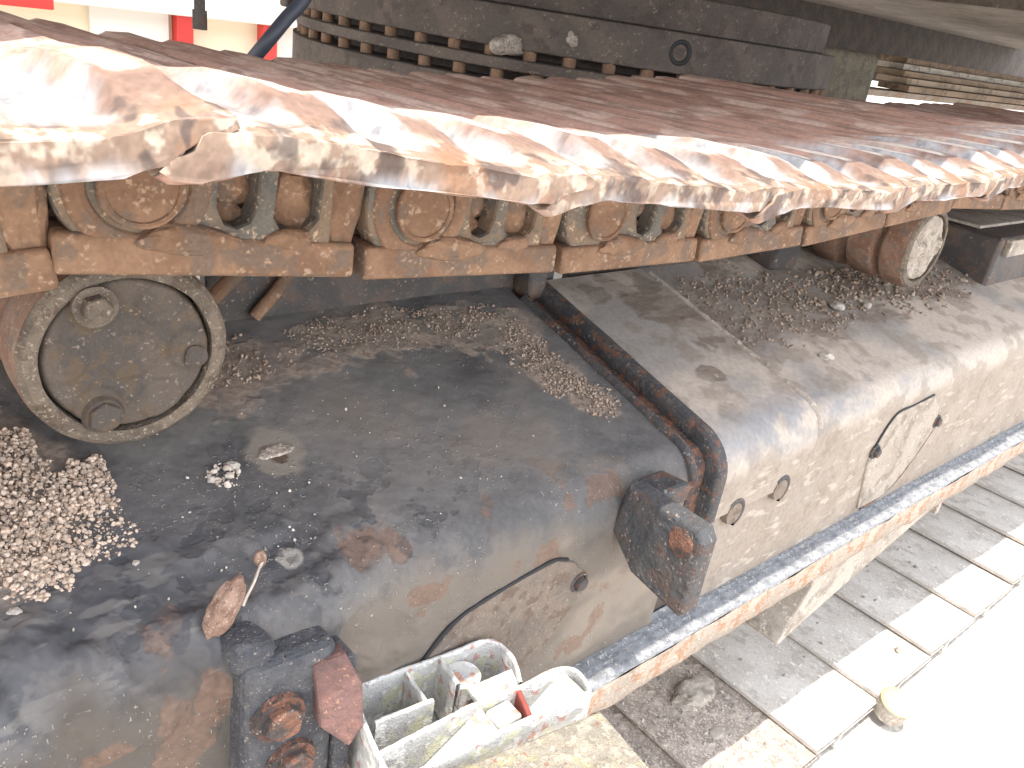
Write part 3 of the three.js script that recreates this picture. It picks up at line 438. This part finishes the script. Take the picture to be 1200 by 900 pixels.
// ---------------------------------------------------------------- step with open cells
{
  const st = thing('access_step', 'battered pale metal step of open cells with yellow and red stains', 'step', [0.31, -0.51, -0.30]);
  const stepMaps = makeMaps(1024, 1024, (u, v, o) => {
    const n = pn(u, v, 7, 71, 5), m = pn(u, v, 22, 72, 4), f = pn(u, v, 150, 73, 3), p = pn(u, v, 11, 74, 5), q = pn(u, v, 13, 75, 5), w = pn(u, v, 60, 76, 3);
    const col = [0.46, 0.455, 0.44]; mixc(col, [0.38, 0.38, 0.37], ss(0.42, 0.6, n)); mixc(col, [0.52, 0.52, 0.33], ss(0.62, 0.7, p) * 0.6); mixc(col, [0.42, 0.12, 0.06], ss(0.70, 0.73, q) * 0.6); mixc(col, [0.2, 0.12, 0.16], ss(0.70, 0.76, w) * 0.6); mixc(col, [0.66, 0.65, 0.63], ss(0.56, 0.66, m) * 0.7);
    const k = 0.88 + 0.24 * f; o[0] = col[0] * k; o[1] = col[1] * k; o[2] = col[2] * k; o[3] = 0.5 * m + 0.4 * f; o[4] = 0.55 + 0.3 * m;
  });
  M.step = mat(tiled(stepMaps, 0.14), 0.0015);
  M.stepB = mat(tiled(stepMaps, 0.11, 0.5, 0.33), 0.0015);
  const T = -0.45, wall = (pts, h, t = 0.0035, top = T, m = M.step, name = 'cell_wall') => {
    const cv = pts.length > 2 ? new THREE.CatmullRomCurve3(pts.map((p) => new THREE.Vector3(p[0], 0, p[1])), false, 'centripetal') : new THREE.LineCurve3(new THREE.Vector3(pts[0][0], 0, pts[0][1]), new THREE.Vector3(pts[1][0], 0, pts[1][1]));
    const N = pts.length > 2 ? 48 : 16, prof = [[-1, 1], [-1, 0.03], [-0.6, 0], [0.6, 0], [1, 0.03], [1, 1]];
    const g = grid(N, prof.length - 1, (a, b) => { const p = cv.getPointAt(a), d = cv.getTangentAt(a), k = Math.round(b * (prof.length - 1)), nx = -d.z, nz = d.x, wob = 0.0016 * (fbm(p.x * 60, p.z * 60 + k, 0, 3) - 0.5); return [p.x + nx * prof[k][0] * t / 2, top - prof[k][1] * h + (k > 0 && k < 5 ? wob + 0.001 * (fbm(p.x * 200, p.z * 200, 0, 2) - 0.5) : 0), p.z + nz * prof[k][0] * t / 2, 0, 0]; });
    part(name, boxUV(g), m, st);
  };
  const A = [0.2457, -0.367], F = [0.2315, -0.309];
  wall([A, [0.285, -0.3625], [0.325, -0.358], [0.3575, -0.3545], [0.3635, -0.349], [0.364, -0.329], [0.3525, -0.306]], 0.058);
  wall([A, [0.238, -0.338], F, [0.226, -0.27], [0.222, -0.235]], 0.062, 0.004);
  wall([[0.2878, -0.362], [0.2846, -0.330]], 0.045, 0.003, T - 0.002);
  wall([[0.245, -0.3345], [0.2905, -0.3297]], 0.04, 0.004, T - 0.003);
  wall([[0.3166, -0.3595], [0.3124, -0.3295]], 0.05, 0.004);
  wall([F, [0.262, -0.309], [0.303, -0.309]], 0.056, 0.0035);
  wall([[0.303, -0.309], [0.351, -0.3035], [0.386, -0.3018], [0.3965, -0.295], [0.3965, -0.284], [0.391, -0.2714]], 0.05);
  wall([[0.3911, -0.2714], [0.3208, -0.279], [0.2588, -0.2834], [0.226, -0.284]], 0.05, 0.004);
  wall([[0.3484, -0.304], [0.338, -0.277]], 0.045, 0.0045, T - 0.002, new THREE.MeshStandardMaterial({ color: new THREE.Color().setRGB(0.2, 0.045, 0.035), roughness: 0.7 }), 'red_divider');
  const slab = (pts, y, t, m, name, am = 0) => { const g = boxUV(extrudeXY(pts.map(([x, z]) => [x, -z]), t, Math.min(0.0015, t / 3)).rotateX(-Math.PI / 2).translate(0, y - t, 0)); part(name, g, m, st); };
  slab([[0.318, -0.3265], [0.359, -0.3235], [0.352, -0.306], [0.3165, -0.306]], T - 0.004, 0.006, M.stepB, 'shelf');
  slab([[0.245, -0.366], [0.36, -0.353], [0.35, -0.304], [0.232, -0.31]], T - 0.054, 0.004, M.stepB, 'floor_plate');
  slab([[0.232, -0.31], [0.35, -0.303], [0.396, -0.296], [0.391, -0.271], [0.226, -0.283]], T - 0.048, 0.004, M.step, 'floor_plate');
  part('sloping_plate', boxUV(grid(12, 12, (a, b) => [0.25 + 0.066 * a, T - 0.006 - 0.04 * (1 - a) * (1 - 0.3 * b) - 0.004 * b, -0.3065 + 0.025 * b, 0, 0])), M.stepB, st);
  part('sloping_plate', boxUV(grid(12, 12, (a, b) => [0.352 + 0.04 * a, T - 0.006 - 0.03 * (1 - a) , -0.302 + 0.027 * b, 0, 0])), M.stepB, st);
  part('block', box(0.022, 0.03, 0.018, 0.327, T - 0.02, -0.294, 0.003), M.step, st);
  part('tube', boxUV(cyl(0.014, 0.014, 0.04, 28).translate(0.327, T - 0.03, -0.342)), M.step, st);
  // caked outer tread
  const tread = grid(70, 60, (a, b) => { const x = mix(mix(0.226, 0.389, a), mix(0.21, 0.382, a), b), z = mix(mix(-0.282, -0.2575, a), mix(-0.2, -0.19, a), b); const e = Math.min(a, 1 - a, b * 2, 1 - b) * 12; return [x, T - 0.008 + clamp(e) * 0.006 * (0.3 + fbm(x * 60, z * 60, 0, 4)) + 0.004 * (fbm(x * 25, z * 25 + 8, 0, 3) - 0.5), z, 0, 0]; });
  part('tread_plate', merge([boxUV(tread), boxUV(extrudeXY([[0.226, 0.282], [0.389, 0.2575], [0.382, 0.19], [0.21, 0.2]], 0.012, 0.002).rotateX(-Math.PI / 2).translate(0, T - 0.022, 0))]), mat(tiled(stepMaps, 0.09, 0.2, 0.7), 0.004, { color: new THREE.Color().setRGB(0.6, 0.55, 0.46) }), st, 'outer tread caked with stained mud');
}

// ---------------------------------------------------------------- gravel, stones and clods on the beam
const stoneGeo = [lump(1, 1, 0.7, 0.9, 2, 0.5, 1), lump(1, 1.2, 0.8, 0.8, 5, 0.5, 1)];
M.stone = new THREE.MeshStandardMaterial({ color: 0xffffff, roughness: 0.95 });
const yB = (x, z) => topY(Math.min(z, -0.4)) - (z > -0.4 ? ss(-0.4, -0.366, z) * 0.02 + (z + 0.4) * 0.24 : 0);
function gravel(name, label, patches, seed, tint = [0.36, 0.32, 0.28]) {
  const r = rng(seed); let n = 0; for (const p of patches) n += p[4];
  const o = new THREE.InstancedMesh(stoneGeo[seed & 1], M.stone, n); o.name = numbered(name); o.position.y = 1; o.userData = { label, category: 'gravel', kind: 'stuff' }; o.castShadow = o.receiveShadow = true;
  const m = new THREE.Matrix4(), q = new THREE.Quaternion(), e = new THREE.Euler(), c = new THREE.Color(); let i = 0;
  for (const [cx, cz, rx, rz, num, s0, s1, pile = 0] of patches) for (let k = 0; k < num; k++) {
    let x, z, d, g = 0; do { const a = r() * 6.283, b = Math.sqrt(r()) * 1.15; d = b; x = cx + rx * b * Math.cos(a); z = cz + rz * b * Math.sin(a); g++; } while (g < 12 && d + (fbm(x * 55, z * 55, 0, 4) - 0.5) * (seed === 2 ? 1.3 : 2.6) > 0.95);
    const s = s0 + (s1 - s0) * Math.pow(r(), 4); e.set(r() * 6, r() * 6, r() * 6); q.setFromEuler(e);
    m.compose(new THREE.Vector3(x, yB(x, z) + s * 0.35 + pile * (1 - d * d) * r(), z), q, new THREE.Vector3(s, s * (0.6 + 0.4 * r()), s)); o.setMatrixAt(i, m);
    const t = 0.55 + 0.75 * r(), w = r() * 0.04; c.setRGB(tint[0] * t + w, tint[1] * t, tint[2] * t - w * 0.5); o.setColorAt(i, c); i++;
  }
  scene.add(o); return o;
}
gravel('gravel', 'pale grey-brown gravel heaped on the black beam below the near carrier roller', [[0.04, -0.515, 0.085, 0.085, 17000, 0.0003, 0.0024, 0.006], [-0.08, -0.5, 0.09, 0.1, 1500, 0.0007, 0.0034, 0.005], [0.09, -0.47, 0.05, 0.03, 1400, 0.0004, 0.002, 0.002]], 2, [0.46, 0.385, 0.32]);
gravel('gravel', 'thin brown grit and gravel along the inner edge of the black beam', [[0.40, -0.615, 0.085, 0.032, 1700, 0.0002, 0.0016, 0.001], [0.25, -0.61, 0.06, 0.03, 700, 0.0003, 0.0022, 0.002], [0.50, -0.61, 0.07, 0.025, 900, 0.0003, 0.0017, 0.002]], 3, [0.29, 0.24, 0.2]);
gravel('gravel', 'band of brown gravel lying beside the rusty joint groove', [[0.545, -0.535, 0.03, 0.062, 2200, 0.0002, 0.0017, 0.001], [0.565, -0.475, 0.025, 0.03, 900, 0.0002, 0.0018, 0.001]], 5, [0.29, 0.245, 0.205]);
gravel('gravel', 'loose pale grit scattered over the middle of the black beam', [[0.33, -0.49, 0.22, 0.11, 220, 0.0003, 0.0013], [0.16, -0.44, 0.12, 0.05, 140, 0.0003, 0.0014], [0.205, -0.487, 0.012, 0.01, 70, 0.0008, 0.0034, 0.002]], 4, [0.45, 0.42, 0.38]);
gravel('gravel', 'dark soil crumbs strewn over the dusty tan beam under the track', [[0.95, -0.56, 0.2, 0.085, 2200, 0.0005, 0.0026, 0.001], [1.3, -0.54, 0.25, 0.07, 1600, 0.0008, 0.004, 0.003], [0.73, -0.5, 0.06, 0.1, 200, 0.0005, 0.002]], 6, [0.25, 0.21, 0.175]);
const mStone = mat(tiled(rustMaps([0.40, 0.37, 0.33], [0.48, 0.45, 0.41], [0.3, 0.27, 0.24], [0.55, 0.52, 0.48], 0.3, 81, 256), 0.03), 0.001), mClod = mat(tiled(rustMaps([0.19, 0.115, 0.085], [0.25, 0.165, 0.125], [0.13, 0.075, 0.055], [0.36, 0.29, 0.23], 0.25, 85, 256), 0.05), 0.002);
const stone = (x, z, r, sd, label, m = mStone, sy = 0.7, dy = 0) => single('stone', lump(r, 1.2, sy, 0.9, sd, 0.4).rotateY(sd).translate(x, yB(x, z) + r * 0.4 + dy, z), m, label, 'stone');
stone(0.0585, -0.424, 0.0042, 3, 'small pale stone near the left edge of the photo, below the gravel heap');
stone(0.213, -0.492, 0.0045, 9, 'whitish stone at the tip of the small gravel cluster right of the near roller');
stone(0.212, -0.352, 0.0036, 5, 'white chip of stone lying on top of the black step bracket', mStone, 0.7, -0.006);
stone(1.099, -0.515, 0.011, 7, 'large pale flat stone on the dusty beam beyond the raised plate', mStone, 0.5);
stone(1.17, -0.505, 0.007, 13, 'small white stone just right of the large flat stone on the dusty beam', mStone, 0.6);
stone(0.949, -0.437, 0.0075, 15, 'pale stone alone near the bend of the dusty beam', mStone, 0.7);
stone(0.127, -0.435, 0.0022, 17, 'tiny pale stone alone on the black paint left of the rusty clod');
stone(0.737, -0.452, 0.009, 19, 'dark brown soil crumb on the raised plate beside the joint', M.soil, 0.4);
{ // grit and small finds on the lower shoes
  const r = rng(77), n = 900, o = new THREE.InstancedMesh(stoneGeo[0], M.stone, n), m = new THREE.Matrix4(), q = new THREE.Quaternion(), e = new THREE.Euler(), c = new THREE.Color();
  const low = (x) => { const i = Math.floor((x - 0.8366) / 0.196); return -0.9415 + 0.003 * hsh(i + 70, 2, 5) - 0.055 * (x - 0.8366 - 0.196 * i); };
  for (let k = 0; k < n; k++) { const near = r() < 0.75, x = near ? 0.66 + 0.36 * r() : 0.95 + 0.9 * r(), z = -0.55 + (near ? 0.22 : 0.14) * r(), s = 0.0006 + 0.0042 * Math.pow(r(), 5); e.set(r() * 6, r() * 6, r() * 6); q.setFromEuler(e); m.compose(new THREE.Vector3(x, low(x) + s * 0.3, z), q, new THREE.Vector3(s, s * 0.7, s)); o.setMatrixAt(k, m); const t = 0.5 + 0.8 * r(); c.setRGB(0.34 * t, 0.32 * t, 0.30 * t); o.setColorAt(k, c); }
  o.name = 'grit'; o.position.y = 1; o.castShadow = o.receiveShadow = true; o.userData = { label: 'pale grit scattered over the shaded lower shoes', category: 'grit', kind: 'stuff' }; scene.add(o);
  single('mud_lump', lump(0.03, 1.5, 0.5, 0.9, 71, 0.45, 4).translate(0.955, low(0.955) + 0.004, -0.475), M.dust, 'grey lump of dried mud on the lower shoe under the roller guard', 'mud lump');
  single('mud_flake', lump(0.011, 1.5, 0.22, 0.9, 73, 0.4, 3).translate(0.925, low(0.925) + 0.001, -0.405), M.dust, 'flat grey flake at the shadow edge of the nearest dark lower shoe', 'mud flake');
  single('mud_crumb', lump(0.008, 1.3, 0.6, 0.9, 75, 0.4, 3).translate(1.38, low(1.38) + 0.003, -0.335), M.soil, 'single dark crumb on the sunlit outer end of a lower shoe', 'mud crumb');
}
{ // leaning flake of rusty scale with a grey splinter
  const t = thing('rusty_clod', 'pink-brown lump of rusty scale with a thin splinter stuck above the step bracket', 'clod', [0.155, -0.345, -0.375]);
  part('lump', lump(0.0145, 0.6, 1.35, 0.5, 21, 0.3, 4).rotateZ(-0.45).translate(0.156, -0.343, -0.371), mClod, t);
  part('splinter', rough(tube([[0.163, -0.338, -0.362], [0.170, -0.326, -0.364], [0.178, -0.316, -0.369]], 0.0009, 16, 6), 0.0006, 200), M.dust, t);
  part('chip', lump(0.0045, 0.8, 1.3, 0.7, 24, 0.4).translate(0.1775, -0.316, -0.371), mClod, t);
}
single('paint_flake', lump(0.013, 1.2, 0.22, 0.7, 31, 0.5, 4).translate(0.249, topY(-0.497) - 0.0005, -0.5), M.soil, 'low brown crust of dried mud with a pale halo on the black beam', 'mud crust');

// ---------------------------------------------------------------- swing ring, machine body, hose
{
  const cx = 1.68, cz = -1.75, R = 0.69, UP = 0.012;
  const t = thing('swing_ring', 'large dark slewing ring with rows of bolt heads above the track', 'slewing ring', [cx, -0.3, cz]);
  const ring = (r0, r1, y0, y1, m, name, label) => { y0 += UP; y1 += UP; return part(name, boxUV(new THREE.LatheGeometry([[r0 - 0.25, y0], [r0, y0], [r0, y0 + 0.004], [r1, y1 - 0.004], [r1, y1], [r1 - 0.25, y1]].map((p) => new THREE.Vector2(...p)), 160).translate(cx, 0, cz)), m, t, label); };
  M.ringDark = mat(tiled(rustMaps([0.075, 0.062, 0.055], [0.10, 0.08, 0.068], [0.06, 0.045, 0.04], [0.17, 0.14, 0.105], 0.12, 91, 512), 0.3), 0.002);
  ring(R, R, -0.097, -0.02, M.ringDark, 'outer_race', 'brown outer race of the ring'); ring(R - 0.03, R - 0.03, -0.02, 0.045, M.ringDark, 'upper_race');
  ring(R + 0.012, R + 0.012, -0.137, -0.114, M.ringDark, 'mounting_flange'); ring(R - 0.07, R - 0.07, -0.30, -0.09, M.ringDark, 'ring_core'); ring(R + 0.02, R + 0.02, -0.23, -0.157, M.ringDark, 'base_plate');
  const bm = mat(tiled(mLinkRust, 0.1, 0.1, 0.9), 0.001);
  const bolt = boxUV(merge([cyl(0.0135, 0.0135, 0.019, 12)]));
  for (let k = 0; k < 30; k++) { const a = (k / 54) * Math.PI * 2 + Math.PI * 0.83 - 0.5; for (const [y, rr] of [[-0.0935, R - 0.012], [-0.135, R - 0.002]]) { const o = putPart('bolt', bolt, bm, t, cx + rr * Math.cos(a + (y < -0.12 ? 0.03 : 0)), y, cz - rr * Math.sin(a + (y < -0.12 ? 0.03 : 0)), 0); o.rotation.y = k; } }
  // lumps of grease and mud on the race
  part('grease_clod', lump(0.035, 1.4, 0.6, 0.6, 41, 0.5).translate(1.13, -0.078, -1.33), M.soil, t); part('grease_clod', lump(0.02, 1, 0.8, 0.8, 44, 0.5).translate(1.22, -0.05, -1.25), M.soil, t);
  part('grease_port', boxUV(new THREE.TorusGeometry(0.02, 0.006, 8, 24).rotateY(-0.5).translate(1.395, -0.045, -1.125)), M.black, t);
}
single('chassis_beam', merge([rough(box(0.5, 0.16, 0.5, 2.0, -0.07, -1.40, 0.02), 0.006, 12), box(0.9, 0.5, 0.9, 2.3, -0.3, -1.9)]), mat(tiled(rustMaps([0.10, 0.088, 0.062], [0.135, 0.115, 0.08], [0.07, 0.06, 0.05], [0.2, 0.17, 0.12], 0.2, 95, 512), 0.3), 0.004), 'olive-brown mud-covered chassis beam end right of the slewing ring', 'chassis beam');
{
  const body = thing('machine_body', 'brown-grey underside of the machine body above the track', 'machine body', [1.5, 0.3, -1.8]);
  const bm = mat(tiled(rustMaps([0.26, 0.22, 0.185], [0.22, 0.185, 0.155], [0.16, 0.13, 0.11], [0.34, 0.3, 0.25], 0.1, 99, 512), 0.8), 0.003);
  part('underside', box(7.4, 1.0, 2.775, 4.2, 0.74, -1.6875, 0.02), bm, body); part('shadow_edge_box', box(0.30, 1.0, 2.68, 0.345, 0.745, -1.735, 0.02), bm, body); part('shadow_edge_box', box(0.8, 1.0, 2.60, -0.21, 0.75, -1.775, 0.02), bm, body); part('side_skirt', box(7.5, 0.6, 0.06, 5.2, 0.165, -2.95, 0.01), M.dark, body);  // unseen outer sides stepped to set where sun reaches the upper shoes
  part('cross_rib', merge([box(0.05, 0.06, 2.4, 2.9, 0.22, -1.8), box(3.0, 0.07, 0.05, 1.9, 0.215, -2.4)]), bm, body);
}
single('rubber_hose', merge([tube([[0.455, -0.12, -1.02], [0.474, -0.085, -1.0], [0.497, -0.058, -1.0], [0.518, -0.035, -1.0], [0.56, 0.06, -1.0], [0.6, 0.25, -1.0]], 0.0085, 60, 12)]), new THREE.MeshStandardMaterial({ color: new THREE.Color().setRGB(0.035, 0.042, 0.06), roughness: 0.5 }), 'bent dark blue rubber hose rising behind the track at the top left', 'hose');
single('steel_rod', boxUV(merge([cyl(0.006, 0.006, 0.5, 12).translate(0.392, 0.17, -1.0), cyl(0.008, 0.008, 0.02, 12).translate(0.392, -0.07, -1.0)])), M.dark, 'thin dark upright rod behind the track at the top left', 'rod');

// planks and beam beyond the machine
{
  const wood = [[0.20, 0.145, 0.10], [0.30, 0.24, 0.18], [0.24, 0.18, 0.125], [0.34, 0.31, 0.27]].map((c, i) => mat(tiled(rustMaps(c, c.map((x) => x * 1.3), c.map((x) => x * 0.6), c.map((x) => x * 1.5), 0.2, 103 + i, 256), 0.5), 0.003));
  const t = thing('plank_stack', 'stack of weathered brown planks under the machine at the right', 'planks', [5, -0.2, -2.1]);
  for (let k = 0; k < 5; k++) part('plank', box(2.4 - 0.12 * k, 0.028, 0.16, 5.25 + 0.05 * k + 0.1 * hsh(k, 4, 2), -0.105 + 0.03 * k, -2.0 - 0.07 * k, 0.004), wood[k % 4], t);
  single('steel_beam', box(4.2, 0.028, 0.16, 5.2, -0.138, -2.02, 0.004), mat(tiled(mOrange, 0.4), 0.002), 'long thin beige beam under the planks at the right', 'beam');
}
// ---------------------------------------------------------------- ground and what stands on it far behind
{
  const gm = rustMaps([0.44, 0.41, 0.37], [0.38, 0.35, 0.31], [0.33, 0.3, 0.27], [0.54, 0.5, 0.45], 0.3, 111, 512);
  const g = new THREE.PlaneGeometry(160, 160).rotateX(-Math.PI / 2), p = g.attributes.position, uv = g.attributes.uv; for (let i = 0; i < p.count; i++) uv.setXY(i, p.getX(i), p.getZ(i));
  const o = new THREE.Mesh(g, mat(tiled(gm, 0.9), 0.006)); o.name = 'ground'; o.position.y = 0.018; o.receiveShadow = true; o.userData = { kind: 'structure', label: 'pale sunlit dusty ground' }; scene.add(o);
}
{
  const white = new THREE.MeshStandardMaterial({ color: new THREE.Color().setRGB(0.66, 0.64, 0.6), roughness: 0.5 }), red = new THREE.MeshStandardMaterial({ color: new THREE.Color().setRGB(0.5, 0.035, 0.03), roughness: 0.5 }), cream = new THREE.MeshStandardMaterial({ color: new THREE.Color().setRGB(0.75, 0.66, 0.5), roughness: 0.5 });
  const t = thing('site_container', 'white site container with red frame far behind the track at the top left', 'container', [1.5, -0.95, -5.4]);
  part('wall', box(6.2, 2.2, 0.1, 1.2, 0.15, -5.6, 0.01), cream, t);
  part('sill', box(6.2, 0.16, 0.14, 1.2, -0.29, -5.5, 0.01), white, t);
  part('rail', box(2.0, 0.09, 0.06, 0.3, -0.36, -5.36, 0.01), red, t);
  for (const x of [2.05, 2.6, 3.5]) part('post', box(0.1, 2.3, 0.1, x, 0.2, -5.5, 0.01), red, t);
  part('panel', box(0.9, 1.9, 0.04, 3.05, 0.3, -5.53, 0.01), white, t); part('panel', box(0.45, 1.9, 0.04, 1.75, 0.3, -5.53, 0.01), white, t);
  part('base_rail', box(6.2, 0.22, 0.2, 1.2, -0.84, -5.5, 0.01), white, t);
}
{
  const t = thing('parked_trailer', 'small blue and white shape far off in the bright gap at the right', 'trailer', [16, -1, -9]);
  part('body', box(0.5, 0.5, 0.6, 15.2, -0.66, -9.5), new THREE.MeshStandardMaterial({ color: new THREE.Color().setRGB(0.05, 0.2, 0.6), roughness: 0.5 }), t);
  part('box', box(2.2, 0.4, 0.6, 17, -0.7, -9.5), new THREE.MeshStandardMaterial({ color: new THREE.Color().setRGB(0.45, 0.42, 0.42), roughness: 0.5 }), t);
}
{ // stub on the ground by the end of a lower shoe
  const t = thing('round_stub', 'short round stub with cream top standing by the sunlit lower shoes', 'stub', [1.235, -0.98, -0.27]);
  const g = cyl(0.026, 0.026, 0.03, 32).translate(0, -0.015, 0); part('side', rough(boxUV(g), 0.0015, 60).rotateX(0.25).rotateZ(0.1).translate(1.235, -0.935, -0.272), M.dust, t);
  part('cap', boxUV(new THREE.SphereGeometry(0.0275, 32, 12, 0, 6.2832, 0, 1.571).scale(1, 0.32, 1)).rotateX(0.25).rotateZ(0.1).translate(1.235, -0.935, -0.272), new THREE.MeshStandardMaterial({ color: new THREE.Color().setRGB(0.5, 0.4, 0.2), roughness: 0.7 }), t);
}
renderer.render(scene, camera);
